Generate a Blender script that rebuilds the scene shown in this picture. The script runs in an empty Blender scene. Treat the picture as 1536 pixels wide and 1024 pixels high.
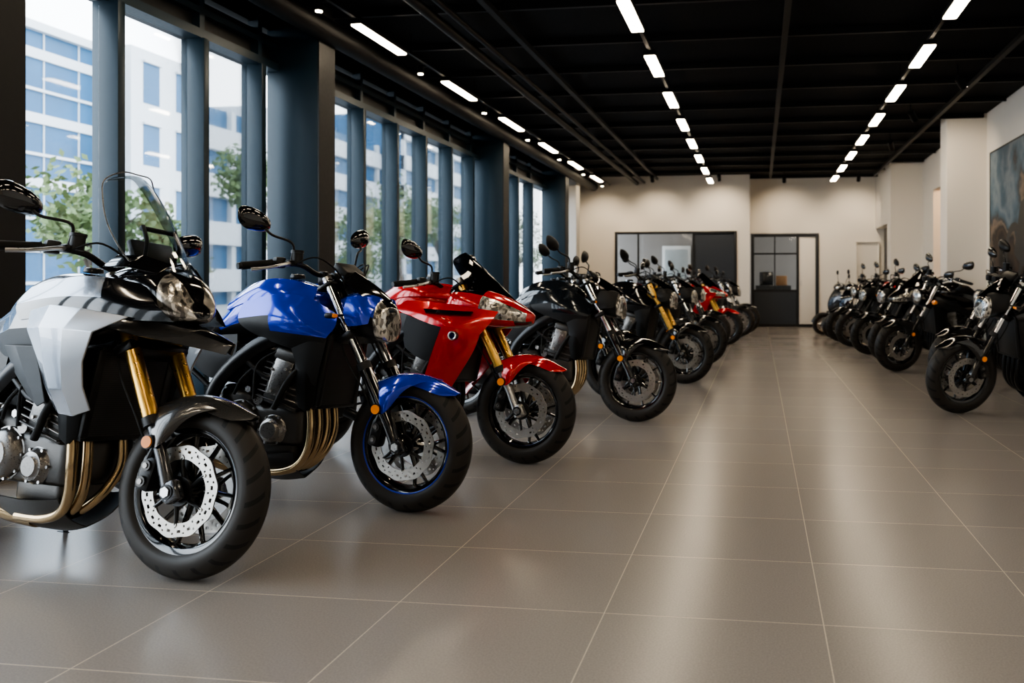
import bpy, bmesh, math, random
from mathutils import Vector, Matrix, Euler
random.seed(7)
scene=bpy.context.scene
COL=scene.collection
rad=math.radians
scene.view_settings.view_transform='AgX'
try: scene.view_settings.look='AgX - Medium High Contrast'
except Exception: pass
scene.view_settings.exposure=.74

# ------------------------------------------------------------------ materials
def newmat(name):
    m=bpy.data.materials.new(name); m.use_nodes=True
    nt=m.node_tree; b=nt.nodes['Principled BSDF']
    return m,nt,b
def pm(name,col,rough=.5,metal=0.,coat=0.,bump=0.,bscale=40.,var=0.,emit=0.,spec=.5):
    m,nt,b=newmat(name)
    b.inputs['Base Color'].default_value=(*col,1)
    b.inputs['Roughness'].default_value=rough
    b.inputs['Metallic'].default_value=metal
    b.inputs['Coat Weight'].default_value=coat
    b.inputs['Coat Roughness'].default_value=.03
    b.inputs['Specular IOR Level'].default_value=spec
    tc=nt.nodes.new('ShaderNodeTexCoord'); nz=nt.nodes.new('ShaderNodeTexNoise')
    nz.inputs['Scale'].default_value=bscale; nz.inputs['Detail'].default_value=4
    nt.links.new(tc.outputs['Object'],nz.inputs['Vector'])
    mr=nt.nodes.new('ShaderNodeMapRange')
    mr.inputs['To Min'].default_value=max(0,rough*.85); mr.inputs['To Max'].default_value=min(1,rough*1.15+.01)
    nt.links.new(nz.outputs['Fac'],mr.inputs['Value']); nt.links.new(mr.outputs['Result'],b.inputs['Roughness'])
    if var>0:
        mx=nt.nodes.new('ShaderNodeMixRGB'); mx.inputs[1].default_value=(*[c*(1-var) for c in col],1)
        mx.inputs[2].default_value=(*[min(1,c*(1+var)) for c in col],1)
        nt.links.new(nz.outputs['Fac'],mx.inputs[0]); nt.links.new(mx.outputs[0],b.inputs['Base Color'])
    if bump>0:
        bp=nt.nodes.new('ShaderNodeBump'); bp.inputs['Strength'].default_value=bump; bp.inputs['Distance'].default_value=.002
        nt.links.new(nz.outputs['Fac'],bp.inputs['Height']); nt.links.new(bp.outputs['Normal'],b.inputs['Normal'])
    if emit>0:
        b.inputs['Emission Color'].default_value=(*col,1); b.inputs['Emission Strength'].default_value=emit
    return m
def glass(name,tint=(1,1,1),ior=1.45,mn=0.02):
    m=bpy.data.materials.new(name); m.use_nodes=True; nt=m.node_tree; nt.nodes.clear()
    o=nt.nodes.new('ShaderNodeOutputMaterial'); mx=nt.nodes.new('ShaderNodeMixShader')
    t=nt.nodes.new('ShaderNodeBsdfTransparent'); t.inputs[0].default_value=(*tint,1)
    g=nt.nodes.new('ShaderNodeBsdfGlossy'); g.inputs['Roughness'].default_value=.03
    lw=nt.nodes.new('ShaderNodeLayerWeight'); lw.inputs['Blend'].default_value=.18
    ma=nt.nodes.new('ShaderNodeMath'); ma.operation='MULTIPLY_ADD'; ma.inputs[1].default_value=.7; ma.inputs[2].default_value=mn
    nt.links.new(lw.outputs['Fresnel'],ma.inputs[0]); nt.links.new(ma.outputs[0],mx.inputs[0])
    nt.links.new(t.outputs[0],mx.inputs[1]); nt.links.new(g.outputs[0],mx.inputs[2]); nt.links.new(mx.outputs[0],o.inputs[0])
    return m
def tyre_mat():
    m,nt,b=newmat('tyre_rubber'); N=nt.nodes; L=nt.links
    b.inputs['Base Color'].default_value=(.018,.017,.016,1); b.inputs['Roughness'].default_value=.5; b.inputs['Specular IOR Level'].default_value=.35
    tc=N.new('ShaderNodeTexCoord'); s=N.new('ShaderNodeSeparateXYZ'); L.new(tc.outputs['Object'],s.inputs[0])
    def M(op,a,bb=None):
        n=N.new('ShaderNodeMath'); n.operation=op
        for i,v in enumerate((a,bb)):
            if v is None: continue
            if isinstance(v,(int,float)): n.inputs[i].default_value=v
            else: L.new(v,n.inputs[i])
        return n.outputs[0]
    ang=M('ARCTAN2',s.outputs['Z'],s.outputs['X']); ay=M('ABSOLUTE',s.outputs['Y'])
    ph=M('ADD',M('MULTIPLY',ang,22),M('MULTIPLY',ay,70)); sn=M('SINE',ph); gr=M('GREATER_THAN',sn,.72)
    r=M('SQRT',M('ADD',M('MULTIPLY',s.outputs['X'],s.outputs['X']),M('MULTIPLY',s.outputs['Z'],s.outputs['Z'])))
    msk=M('GREATER_THAN',r,.268); off=M('GREATER_THAN',ay,.010)
    h=M('SUBTRACT',1,M('MULTIPLY',M('MULTIPLY',gr,msk),off))
    bp=N.new('ShaderNodeBump'); bp.inputs['Strength'].default_value=1; bp.inputs['Distance'].default_value=.005
    L.new(h,bp.inputs['Height']); L.new(bp.outputs['Normal'],b.inputs['Normal'])
    mx=N.new('ShaderNodeMixRGB'); mx.inputs[1].default_value=(.003,.003,.003,1); mx.inputs[2].default_value=(.024,.021,.018,1)
    L.new(h,mx.inputs[0]); L.new(mx.outputs[0],b.inputs['Base Color'])
    return m
def lamp_mat():
    m,nt,b=newmat('headlight_lens'); N=nt.nodes; L=nt.links
    tc=N.new('ShaderNodeTexCoord'); mp=N.new('ShaderNodeMapping'); mp.inputs['Scale'].default_value=(1,1,.55); L.new(tc.outputs['Object'],mp.inputs['Vector'])
    v=N.new('ShaderNodeTexVoronoi'); v.inputs['Scale'].default_value=70
    L.new(mp.outputs['Vector'],v.inputs['Vector'])
    bw=N.new('ShaderNodeRGBToBW'); L.new(v.outputs['Color'],bw.inputs[0])
    cr=N.new('ShaderNodeValToRGB'); cr.color_ramp.elements[0].color=(.10,.09,.08,1); cr.color_ramp.elements[1].color=(.92,.88,.80,1)
    cr.color_ramp.elements[0].position=.25; cr.color_ramp.elements[1].position=.70
    L.new(bw.outputs[0],cr.inputs[0]); L.new(cr.outputs[0],b.inputs['Base Color'])
    b.inputs['Metallic'].default_value=.8; b.inputs['Roughness'].default_value=.22; b.inputs['Coat Weight'].default_value=1
    bp=N.new('ShaderNodeBump'); bp.inputs['Strength'].default_value=.4; bp.inputs['Distance'].default_value=.006
    L.new(bw.outputs[0],bp.inputs['Height']); L.new(bp.outputs['Normal'],b.inputs['Normal'])
    return m
def rad_mat():
    m,nt,b=newmat('radiator_core'); N=nt.nodes; L=nt.links
    tc=N.new('ShaderNodeTexCoord'); w=N.new('ShaderNodeTexWave'); w.bands_direction='Z'; w.inputs['Scale'].default_value=40
    L.new(tc.outputs['Object'],w.inputs['Vector']); cr=N.new('ShaderNodeValToRGB')
    cr.color_ramp.elements[0].color=(.003,.003,.003,1); cr.color_ramp.elements[1].color=(.03,.03,.03,1)
    L.new(w.outputs['Fac'],cr.inputs[0]); L.new(cr.outputs[0],b.inputs['Base Color']); b.inputs['Roughness'].default_value=.5
    return m
M={}
M['tyre']=tyre_mat(); M['lamp']=lamp_mat(); M['radcore']=rad_mat()
M['blk']=pm('black_plastic',(.007,.007,.0075),.40,bump=.1,bscale=300,spec=.38)
M['gblk']=pm('black_gloss_paint',(.005,.005,.006),.10,coat=.9)
M['rub']=pm('grip_rubber',(.007,.007,.007),.7,bump=.4,bscale=200,spec=.3)
M['seat']=pm('seat_vinyl',(.010,.010,.011),.5,bump=.3,bscale=250,spec=.35)
M['frame']=pm('frame_black_metal',(.010,.010,.011),.30,.3,spec=.45)
M['eng']=pm('engine_dark_cast',(.070,.067,.064),.34,.8,bump=.2,bscale=150)
M['eng2']=pm('engine_cover_metal',(.22,.21,.20),.28,.95,bump=.1,bscale=150)
M['alu']=pm('brushed_aluminium',(.55,.54,.53),.28,1.)
M['steel']=pm('disc_steel',(.46,.44,.41),.32,.8)
M['chrome']=pm('chrome',(.80,.80,.80),.08,1.)
M['gold']=pm('gold_anodised',(.74,.45,.12),.28,1.)
M['head']=pm('bronze_exhaust',(.46,.34,.20),.18,1.,var=.35,bscale=12)
M['grey']=pm('graphite_paint',(.055,.052,.049),.24,.5,coat=.7)
M['silver']=pm('silver_paint',(.33,.36,.41),.24,.75,coat=.9)
M['lsilver']=pm('light_silver_paint',(.44,.46,.49),.30,.75,coat=.5)
M['dsilver']=pm('dark_silver_paint',(.06,.064,.072),.22,.6,coat=.9)
M['blue']=pm('blue_paint',(.003,.036,.54),.16,.3,coat=1)
M['dblue']=pm('blue_rim_stripe',(.01,.04,.5),.35)
M['red']=pm('red_paint',(.62,.003,.005),.16,.2,coat=1)
M['dark']=pm('charcoal_paint',(.012,.016,.020),.14,.4,coat=1)
M['white']=pm('white_paint',(.6,.6,.58),.25,coat=1)
M['amber']=pm('amber_reflector',(.75,.22,.01),.25,coat=1,emit=.15)
M['tail']=pm('tail_lamp_red',(.4,.01,.01),.2,coat=1)
M['mirror']=pm('mirror_glass',(.7,.72,.74),.03,1.)
M['scr']=glass('windscreen_clear',(.88,.90,.91),mn=.07)
M['smk']=glass('windscreen_smoked',(.18,.17,.18),mn=.05)

# ------------------------------------------------------------------ geometry helpers
def catmull(pts,res=6):
    P=[Vector(p) for p in pts]
    if len(P)<3: return P
    Q=[2*P[0]-P[1]]+P+[2*P[-1]-P[-2]]
    out=[]
    for i in range(1,len(Q)-2):
        a,b,c,d=Q[i-1],Q[i],Q[i+1],Q[i+2]
        for k in range(res):
            t=k/res
            out.append(.5*((2*b)+(c-a)*t+(2*a-5*b+4*c-d)*t*t+(3*b-a-3*c+d)*t**3))
    out.append(P[-1]); return out
def subdiv(verts,faces,fm,lv,thick=0,simple=False):
    me=bpy.data.meshes.new('t'); me.from_pydata([tuple(v) for v in verts],[],faces)
    n=max(fm)+1
    for _ in range(n): me.materials.append(None)
    me.polygons.foreach_set('material_index',fm); me.update()
    bm=bmesh.new(); bm.from_mesh(me); bmesh.ops.remove_doubles(bm,verts=bm.verts,dist=1e-5); bmesh.ops.recalc_face_normals(bm,faces=bm.faces); bm.to_mesh(me); bm.free()
    ob=bpy.data.objects.new('t',me); COL.objects.link(ob)
    if lv and not simple: 
        s=ob.modifiers.new('s','SUBSURF'); s.levels=lv; s.render_levels=lv; s.boundary_smooth='PRESERVE_CORNERS'
    if thick:
        s=ob.modifiers.new('o','SOLIDIFY'); s.thickness=thick; s.offset=0
    if simple:
        s=ob.modifiers.new('b','BEVEL'); s.width=.006; s.segments=2; s.limit_method='ANGLE'; s.angle_limit=rad(8)
    dg=bpy.context.evaluated_depsgraph_get(); dg.update(); ev=ob.evaluated_get(dg); m2=ev.to_mesh()
    V=[v.co.copy() for v in m2.vertices]; F=[tuple(p.vertices) for p in m2.polygons]; X=[min(p.material_index,n-1) for p in m2.polygons]
    ev.to_mesh_clear(); bpy.data.objects.remove(ob); bpy.data.meshes.remove(me)
    return V,F,X
BOXC={}
class Part:
    def __init__(s): s.v=[];s.f=[];s.m=[];s.mats=[]
    def mi(s,mat):
        mat=M[mat] if isinstance(mat,str) else mat
        if mat not in s.mats: s.mats.append(mat)
        return s.mats.index(mat)
    def add(s,V,F,mat,X=None):
        o=len(s.v); s.v+= [tuple(v) for v in V]; s.f+=[tuple(i+o for i in f) for f in F]
        if X is None: s.m+=[s.mi(mat)]*len(F)
        else:
            ids=[s.mi(k) for k in mat]; s.m+=[ids[x] for x in X]
    def lathe(s,prof,mat,c=(0,0,0),axis='y',n=48,closed=False,mats=None):
        V=[];F=[];X=[]
        k=len(prof)
        for i in range(n):
            a=2*math.pi*i/n
            for r,y in prof:
                if axis=='y': p=(r*math.cos(a),y,r*math.sin(a))
                elif axis=='x': p=(y,r*math.cos(a),r*math.sin(a))
                else: p=(r*math.cos(a),r*math.sin(a),y)
                V.append((p[0]+c[0],p[1]+c[1],p[2]+c[2]))
        kk=k if closed else k-1
        for i in range(n):
            for j in range(kk):
                a=i*k+j;b=i*k+(j+1)%k;c2=((i+1)%n)*k+(j+1)%k;d=((i+1)%n)*k+j
                F.append((a,b,c2,d)); X.append(mats[j] if mats else 0)
        if mats: s.add(V,F,mat,X)
        else: s.add(V,F,mat)
    def tube(s,pts,r,mat,n=12,res=6,sx=1.,sy=1.):
        P=catmull(pts,res) if res>1 else [Vector(p) for p in pts]
        L=len(P)
        if isinstance(r,(int,float)): R=[r]*L
        else:
            R=[]
            for i in range(L):
                t=i/(L-1)*(len(r)-1); k=min(int(t),len(r)-2); R.append(r[k]*(1-(t-k))+r[k+1]*(t-k))
        T=[]
        for i in range(L):
            a=P[max(0,i-1)];b=P[min(L-1,i+1)]; T.append((b-a).normalized())
        up=Vector((0,1,0)) if abs(T[0].y)<.9 else Vector((0,0,1))
        nrm=(up-T[0]*up.dot(T[0])).normalized()
        V=[];F=[]
        for i in range(L):
            nrm=(nrm-T[i]*nrm.dot(T[i])).normalized(); bn=T[i].cross(nrm)
            for k in range(n):
                a=2*math.pi*k/n
                V.append(P[i]+nrm*(math.cos(a)*R[i]*sx)+bn*(math.sin(a)*R[i]*sy))
        for i in range(L-1):
            for k in range(n):
                F.append((i*n+k,i*n+(k+1)%n,(i+1)*n+(k+1)%n,(i+1)*n+k))
        F.append(tuple(range(n))[::-1]); F.append(tuple((L-1)*n+k for k in range(n)))
        s.add(V,F,mat)
    def cyl(s,a,b,r,mat,n=20,r2=None):
        s.tube([a,b],[r,r if r2 is None else r2],mat,n=n,res=1)
    def box(s,c,size,mat,rot=(0,0,0),bev=.005,seg=2):
        key=(size,bev,seg)
        if key not in BOXC:
            bm=bmesh.new(); bmesh.ops.create_cube(bm,size=1)
            for v in bm.verts: v.co=Vector((v.co.x*size[0],v.co.y*size[1],v.co.z*size[2]))
            if bev>0: bmesh.ops.bevel(bm,geom=bm.edges[:],offset=min(bev,min(size)*.45),segments=seg,profile=.5,affect='EDGES')
            bm.verts.index_update(); BOXC[key]=([v.co.copy() for v in bm.verts],[tuple(v.index for v in f.verts) for f in bm.faces]); bm.free()
        V,F=BOXC[key]; R=Euler(rot).to_matrix(); c=Vector(c)
        s.add([R@v+c for v in V],F,mat)
    def grid(s,rows,mat,thick=.004,lv=2,mirror=True,mf=None,simple=False):
        m=len(rows);n=len(rows[0])
        for sg in ((1,-1) if mirror else (1,)):
            V=[(p[0],p[1]*sg,p[2]) for r in rows for p in r]; F=[];X=[]
            for i in range(m-1):
                for j in range(n-1):
                    F.append((i*n+j,i*n+j+1,(i+1)*n+j+1,(i+1)*n+j)); X.append(mf(i,j) if mf else 0)
            V,F,X=subdiv(V,F,X,lv,thick,simple)
            s.add(V,F,mat if isinstance(mat,(list,tuple)) else [mat],X)
    def loft(s,secs,mat,mf=None,lv=2):
        k=len(secs[0]); ring=2*k-2; V=[];F=[];X=[]
        for sc in secs:
            for p in sc: V.append(p)
            for p in sc[-2:0:-1]: V.append((p[0],-p[1],p[2]))
        for i in range(len(secs)-1):
            for j in range(ring):
                a=i*ring+j;b=i*ring+(j+1)%ring
                jj=j if j<k-1 else ring-1-j
                F.append((a,b,b+ring,a+ring)); X.append(mf(i,jj) if mf else 0)
        for e,base in ((0,0),(len(secs)-2,(len(secs)-1)*ring)):
            c=len(V); pts=V[base:base+ring]; V.append((sum(p[0] for p in pts)/ring,0,sum(p[2] for p in pts)/ring))
            for j in range(ring):
                F.append((base+j,base+(j+1)%ring,c)); X.append(mf(e,99) if mf else 0)
        V,F,X=subdiv(V,F,X,lv,0)
        s.add(V,F,mat if isinstance(mat,(list,tuple)) else [mat],X)
    def mesh(s,name,ang=38,recalc=True):
        me=bpy.data.meshes.new(name); me.from_pydata(s.v,[],s.f)
        for m in s.mats: me.materials.append(m)
        me.polygons.foreach_set('material_index',s.m)
        if recalc:
            bm=bmesh.new(); bm.from_mesh(me); bmesh.ops.recalc_face_normals(bm,faces=bm.faces); bm.to_mesh(me); bm.free()
        me.polygons.foreach_set('use_smooth',[True]*len(me.polygons))
        try: me.set_sharp_from_angle(angle=rad(ang))
        except Exception as e: print(e)
        me.update(); return me
    def obj(s,name,loc=(0,0,0),ang=38,recalc=True):
        ob=bpy.data.objects.new(name,s.mesh(name,ang,recalc)); ob.location=loc; COL.objects.link(ob); return ob
def sec(x,top,bot,hw,dx=0):
    h=top-bot
    return [(x,0,top),(x,.5*hw,top-.03*h),(x-dx*.3,.86*hw,top-.18*h),(x-dx*.7,hw,top-.45*h),(x-dx,.92*hw,top-.75*h),(x-dx,.6*hw,bot+.02*h),(x-dx,0,bot)]

# ------------------------------------------------------------------ motorcycle
def wheel(R,W,style,stripe=None,rear=False,rimmat='gblk',nsp=10):
    p=Part(); rr=R-.088
    hw=W/2; prof=[]
    for k in range(17):
        a=-math.pi/2*1.25+k/16*math.pi*1.25
        rc=R-.062
        prof.append((rc+.062*math.cos(a) if math.cos(a)>0 else rc+.10*math.cos(a)*.5, hw*math.sin(a)))
    prof=[(rr-.004,-hw*.72)]+prof+[(rr-.004,hw*.72)]
    p.lathe(prof,'tyre',n=96,closed=True)
    rp=[(rr+.006,-hw*.76),(rr+.006,-hw*.66),(rr-.012,-hw*.6),(rr-.02,-hw*.3),(rr-.026,0),(rr-.02,hw*.3),(rr-.012,hw*.6),(rr+.006,hw*.66),(rr+.006,hw*.76),(rr-.006,hw*.76),(rr-.022,hw*.64),(rr-.03,hw*.3),(rr-.036,0),(rr-.03,-hw*.3),(rr-.022,-hw*.64),(rr-.006,-hw*.76)]
    p.lathe(rp,rimmat,n=96,closed=True)
    if stripe:
        for sg in (-1,1):
            p.lathe([(rr+.010,sg*hw*.775),(rr-.002,sg*hw*.82),(rr-.006,sg*hw*.775)],stripe,n=96,closed=True)
    p.cyl((0,-.055,0),(0,.055,0),.036,rimmat,n=28)
    ri=rr-.028
    for k in range(nsp):
        a=2*math.pi*k/nsp
        def P(r,da,y=0): return (r*math.cos(a+da),y,r*math.sin(a+da))
        if style=='Y':
            p.tube([P(.03,0),P(.11,0)],[.016,.012],rimmat,n=8,res=1,sx=1.3)
            p.tube([P(.10,0),P(ri,.17)],[.010,.008],rimmat,n=8,res=1,sx=1.3)
            p.tube([P(.10,0),P(ri,-.17)],[.010,.008],rimmat,n=8,res=1,sx=1.3)
        else:
            p.tube([P(.03,.25),P(ri,-.06)],[.010,.007],rimmat,n=8,res=1,sx=1.4)
    dr=.158 if not rear else .115
    ys=(-.068,.068) if not rear else (-.075,)
    for y in ys:
        N=120; rows=[dr*.70,dr*.75,dr*.80,dr*.84,dr*.90,dr*.94,dr]
        V=[];F=[]
        for t in (-.0025,.0025):
            for i in range(N):
                a=2*math.pi*i/N; wv=1+ .018*math.sin(a*10)
                for r in rows:
                    q=r*(wv if r>dr*.92 else (1+.010*math.sin(a*10) if r<dr*.72 else 1)); V.append((q*math.cos(a),y+t,q*math.sin(a)))
        k=len(rows); off=N*k
        hole=lambda i,j:(j==1 and i%6 in (0,)) or (j==3 and i%6 in (2,3)) or (j==4 and i%6==5) 
        for i in range(N):
            i2=(i+1)%N
            for j in range(k-1):
                if hole(i,j): continue
                a,b,c,d=i*k+j,i*k+j+1,i2*k+j+1,i2*k+j
                F.append((a,b,c,d)); F.append((a+off,d+off,c+off,b+off))
            F.append((i*k+k-1,i*k+k-1+off,i2*k+k-1+off,i2*k+k-1)); F.append((i*k,i2*k,i2*k+off,i*k+off))
        p.add(V,F,'steel')
        for q in range(6):
            a=2*math.pi*q/6+.2
            p.tube([(.035*math.cos(a),y*.9,.035*math.sin(a)),(dr*.60*math.cos(a+.35),y,dr*.60*math.sin(a+.35)),(dr*.73*math.cos(a+.35),y,dr*.73*math.sin(a+.35))],[.009,.007,.007],'frame',n=8,res=2)
            sg=1 if y>0 else -1
            p.cyl((dr*.73*math.cos(a+.35),y-.004*1,dr*.73*math.sin(a+.35)),(dr*.73*math.cos(a+.35),y+sg*.006,dr*.73*math.sin(a+.35)),.007,'steel',n=10)
        p.lathe([(.052,y-.006),(.052,y+.006),(.02,y+.008),(.02,y-.008)],'frame',n=30,closed=True)
    return p

def build(style,c):
    """returns list of (name, mesh, is_front, location)"""
    out=[]
    def fin(p,name,front=False,loc=(0,0,0),ang=38): out.append((name,p.mesh(name,ang),front,Vector(loc)))
    AX=.310; WB=-1.44
    fin(wheel(.31,.118,c.get('sp','Y'),c.get('stripe'),nsp=c.get('nsp',5)),'front_wheel',True,(0,0,AX))
    fin(wheel(.31,.17,c.get('sp','Y'),c.get('stripe'),rear=True,nsp=c.get('nsp',5)),'rear_wheel',False,(WB,0,AX))
    sl=.534
    fx=lambda z:-(z-AX)*sl
    # ---- fork
    p=Part()
    for sg in (-1,1):
        y=.105*sg
        if c.get('usd'):
            z=.56; p.tube([(.0,y,AX-.03),(fx(.42),y,.42),(fx(z),y,z)],[.024,.021,.021],c['flow'],n=20,res=2)
            p.cyl((fx(z-.02),y,z-.02),(fx(1.05),y,1.05),.0275,c['fup'],n=24)
            p.cyl((fx(z-.03),y,z-.03),(fx(z),y,z),.032,'blk',n=24)
        else:
            z=.66; p.tube([(0,y,AX-.03),(fx(.4),y,.4),(fx(z),y,z)],[.027,.028,.030],c['flow'],n=20,res=2)
            p.cyl((fx(z),y,z),(fx(1.06),y,1.06),.023,c['fup'],n=24)
            p.cyl((fx(z-.01),y,z-.01),(fx(z+.02),y,z+.02),.033,'blk',n=24)
        p.cyl((fx(1.05),y,1.05),(fx(1.075),y,1.075),.022,'alu',n=16)
        p.box((.006,y,AX),(.06,.045,.075),c['flow'],rot=(0,-.49,0),bev=.012)
        p.cyl((0,y*1.0,AX),(0,y*1.0+sg*.034,AX),.019,'alu',n=6); p.cyl((0,y,AX),(0,y+sg*.028,AX),.026,'frame',n=20)
        cx,cz=-.118,AX+.055
        p.box((cx,sg*.082,cz),(.062,.062,.125),'frame',rot=(0,.25,0),bev=.014)
        for q in (-.028,.028):
            p.cyl((cx+q*.25,sg*.10,cz+q),(cx+q*.25,sg*.122,cz+q),.019,'eng',n=18); p.cyl((cx+q*.25,sg*.12,cz+q),(cx+q*.25,sg*.126,cz+q),.010,'eng2',n=12)
        p.tube([(cx,sg*.10,cz+.05),(fx(.46)-.01,y,.47)],[.014,.012],'frame',n=8,res=1)
        p.cyl((fx(.48)-.01,y+sg*.026,.475),(fx(.48)-.01,y+sg*.036,.475),.025,'blk',n=24); p.cyl((fx(.48)-.01,y+sg*.034,.475),(fx(.48)-.01,y+sg*.040,.475),.021,'amber',n=24)
        p.tube([(cx,sg*.10,cz+.06),(cx-.06,sg*.13,cz+.20),(fx(.75)-.06,sg*.125,.75),(fx(.95)-.02,sg*.06,.98)],.0045,'rub',n=8)
    p.box((fx(.81)-.01,0,.80),(.085,.28,.04),'frame',rot=(0,-.49,0),bev=.012); p.box((fx(1.04)-.012,0,1.035),(.085,.27,.025),'frame',rot=(0,-.49,0),bev=.01)
    p.cyl((fx(.78)-.03,0,.78),(fx(1.06)-.03,0,1.06),.026,'frame')
    p.cyl((0,-.10,AX),(0,.10,AX),.013,'steel')
    fin(p,'front_fork',True)
    # ---- front fender
    p=Part(); fm=c['fender']
    th=[rad(a) for a in ((44,53,68,88,106,124) if style!='adv' else (50,58,72,90,106,124))]
    RF=.332 if style!='adv' else .344
    rows=[]
    for i,t in enumerate(th):
        w=(.018,.052,.074,.082,.080,.066)[i]
        row=[]
        for s in (-1,-.80,-.45,0,.45,.80,1):
            r=RF+(.014 if i==0 else 0)-(.052 if abs(s)==1 else (.022 if abs(s)>.6 else (.004 if s else 0)))*(.3 if i==0 else 1); row.append((r*math.cos(t),w*s*1.0,AX+r*math.sin(t)))
        rows.append(row)
    p.grid(rows,fm,.005,mirror=False)
    def pol(r,a,y): return (r*math.cos(rad(a)),y,AX+r*math.sin(rad(a)))
    p.grid([[pol(.315,68,.074),pol(.320,90,.084),pol(.315,118,.084)],[pol(.275,82,.095),pol(.27,98,.136),pol(.28,122,.110)],[pol(.225,92,.110),pol(.20,106,.148),pol(.215,122,.118)],[pol(.185,102,.115),pol(.155,112,.146),pol(.17,122,.120)]],fm if style!='roadster' else 'blk',.005)
    fin(p,'front_fender',True)
    # ---- handlebar
    p=Part(); bz=1.11 if style!='sport' else 1.02; bx=-.48 if style!='sport' else -.50
    if style=='adv': bz=1.12; bx=-.46
    hp=[(bx,0,bz-.02),(bx,.09,bz-.015),(bx-.02,.18,bz+.02),(bx-.08,.29,bz+.02),(bx-.14,.41,bz)]
    full=[(a,-b,c_) for a,b,c_ in hp[:0:-1]]+hp
    p.tube(full,.0125,'frame' if style!='roadster' else 'chrome',n=14,res=6)
    for sg in (-1,1):
        g0=Vector((bx-.083,.295*sg,bz+.019)); g1=Vector((bx-.143,.415*sg,bz-.001))
        p.tube([g0,g0*.96+g1*.04,g0*.5+g1*.5,g1*.96+g0*.04,g1],[.021,.018,.017,.018,.020],'rub',n=16,res=2)
        d=(g1-g0).normalized(); p.cyl(g1,g1+d*.018,.015,'frame')
        p.box(g0-d*.035+Vector((.0,0,0)),(.045,.05,.05),'blk',rot=(0,0,sg*.45),bev=.01)
        l0=g0-d*.05+Vector((.04,0,-.005)); 
        p.tube([l0,l0+d*.05+Vector((.035,0,0)),l0+d*.13+Vector((.03,0,-.01)),l0+d*.185+Vector((.01,0,-.012))],[.010,.008,.007,.008],'alu',n=10,sy=1.3)
        p.box(l0,(.04,.035,.03),'frame',bev=.008)
        if sg<0: 
            p.cyl(l0+Vector((.015,.03,.0)),l0+Vector((.015,.03,.055)),.026,'blk'); p.cyl(l0+Vector((.015,.03,.05)),l0+Vector((.015,.03,.062)),.029,'frame')
        mb=l0+Vector((0,-.01*sg,.01)); mh=Vector((bx-.10,.395*sg,bz+.205)) if style!='sport' else Vector((bx-.08,.36*sg,bz+.20))
        if style=='adv': mh.z-=.035
        p.tube([mb,mb+Vector((.01,.01*sg,.08)),mb*.35+mh*.65+Vector((.02,0,.0)),mh+Vector((.012,-.03*sg,-.015))],.006,'blk',n=10)
        V=[];F=[];n1,n2=20,9
        for i in range(n2):
            u=i/(n2-1)*math.pi/2
            for k in range(n1):
                a=2*math.pi*k/n1; ca,sa=math.cos(a),math.sin(a)
                yy=.088*math.copysign(abs(ca)**.85,ca)*math.sin(u) if i else 0; zz=.050*math.copysign(abs(sa)**.85,sa)*math.sin(u) if i else 0
                zz*= (1+.18*(yy/.088)*sg)
                V.append(mh+Vector((.045*math.cos(u)-.006-yy*sg*.12,yy,zz+yy*sg*.18)))
        for i in range(n2-1):
            for k in range(n1): F.append((i*n1+k,i*n1+(k+1)%n1,(i+1)*n1+(k+1)%n1,(i+1)*n1+k))
        p.add(V,F,c.get('mir','gblk'))
        p.add(V[-n1:],[tuple(range(n1))],'mirror')
    for sg,yy in ((-1,.2),(1,.2),(1,.16)):
        p.tube([(bx-.02,sg*(yy+.05),bz+.01),(bx+.09,sg*yy,bz+.05),(bx+.14,sg*.08,bz-.04),(-.36,sg*.04,.93)],.004,'rub',n=8)
    p.box((bx+.01,.045,bz-.035),(.04,.035,.07),'frame',bev=.008); p.box((bx+.01,-.045,bz-.035),(.04,.035,.07),'frame',bev=.008)
    cxx=bx+.12
    p.box((cxx,0,bz+.005),(.035,.15,.085),'blk',rot=(0,-.9,0),bev=.012); p.box((cxx-.013,0,bz+.018),(.01,.12,.065),'gblk',rot=(0,-.9,0),bev=.004)
    fin(p,'handlebar',True)
    # ---- frame
    p=Part()
    for sg in (-1,1):
        p.tube([(-.40,.045*sg,.90),(-.50,.13*sg,.84),(-.72,.17*sg,.74),(-.92,.155*sg,.58),(-.98,.14*sg,.42),(-.96,.13*sg,.30)],[.034,.034,.031,.028,.030,.026],c.get('frame','frame'),n=10,sy=1.25)
        p.tube([(-.40,.035*sg,.84),(-.46,.11*sg,.66),(-.56,.15*sg,.48)],.017,c.get('frame','frame'),n=10)
        p.tube([(-.52,.13*sg,.80),(-.62,.165*sg,.60),(-.80,.17*sg,.70)],.014,c.get('frame','frame'),n=10)
        p.tube([(-.88,.13*sg,.66),(-1.15,.12*sg,.78),(-1.45,.09*sg,.84)],.016,'frame',n=10)
        p.tube([(-.95,.13*sg,.52),(-1.15,.12*sg,.66),(-1.38,.09*sg,.80)],.013,'frame',n=10)
        p.tube([(-.96,.12*sg,.40),(-1.12,.135*sg,.40),(-1.30,.125*sg,.345),(WB-.04,.12*sg,.31)],[.035,.036,.028,.026],'frame' if style!='adv' else 'eng',n=10,sy=1.1)
        p.cyl((WB,.10*sg,.31),(WB,.155*sg,.31),.022,'alu',n=6)
        p.tube([(-.93,.15*sg,.40),(-.98,.19*sg,.38)],.018,'frame',n=8,res=1); p.cyl((-.98,.18*sg,.385),(-.98,.27*sg,.385),.013,'rub')
        p.box((-.985,.165*sg,.43),(.06,.008,.11),'alu',rot=(0,.2,0),bev=.004)
        p.tube([(-1.12,.15*sg,.60),(-1.20,.19*sg,.50),(-1.24,.17*sg,.48)],.010,'eng2',n=8); p.cyl((-1.24,.16*sg,.48),(-1.24,.235*sg,.48),.011,'rub')
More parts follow.
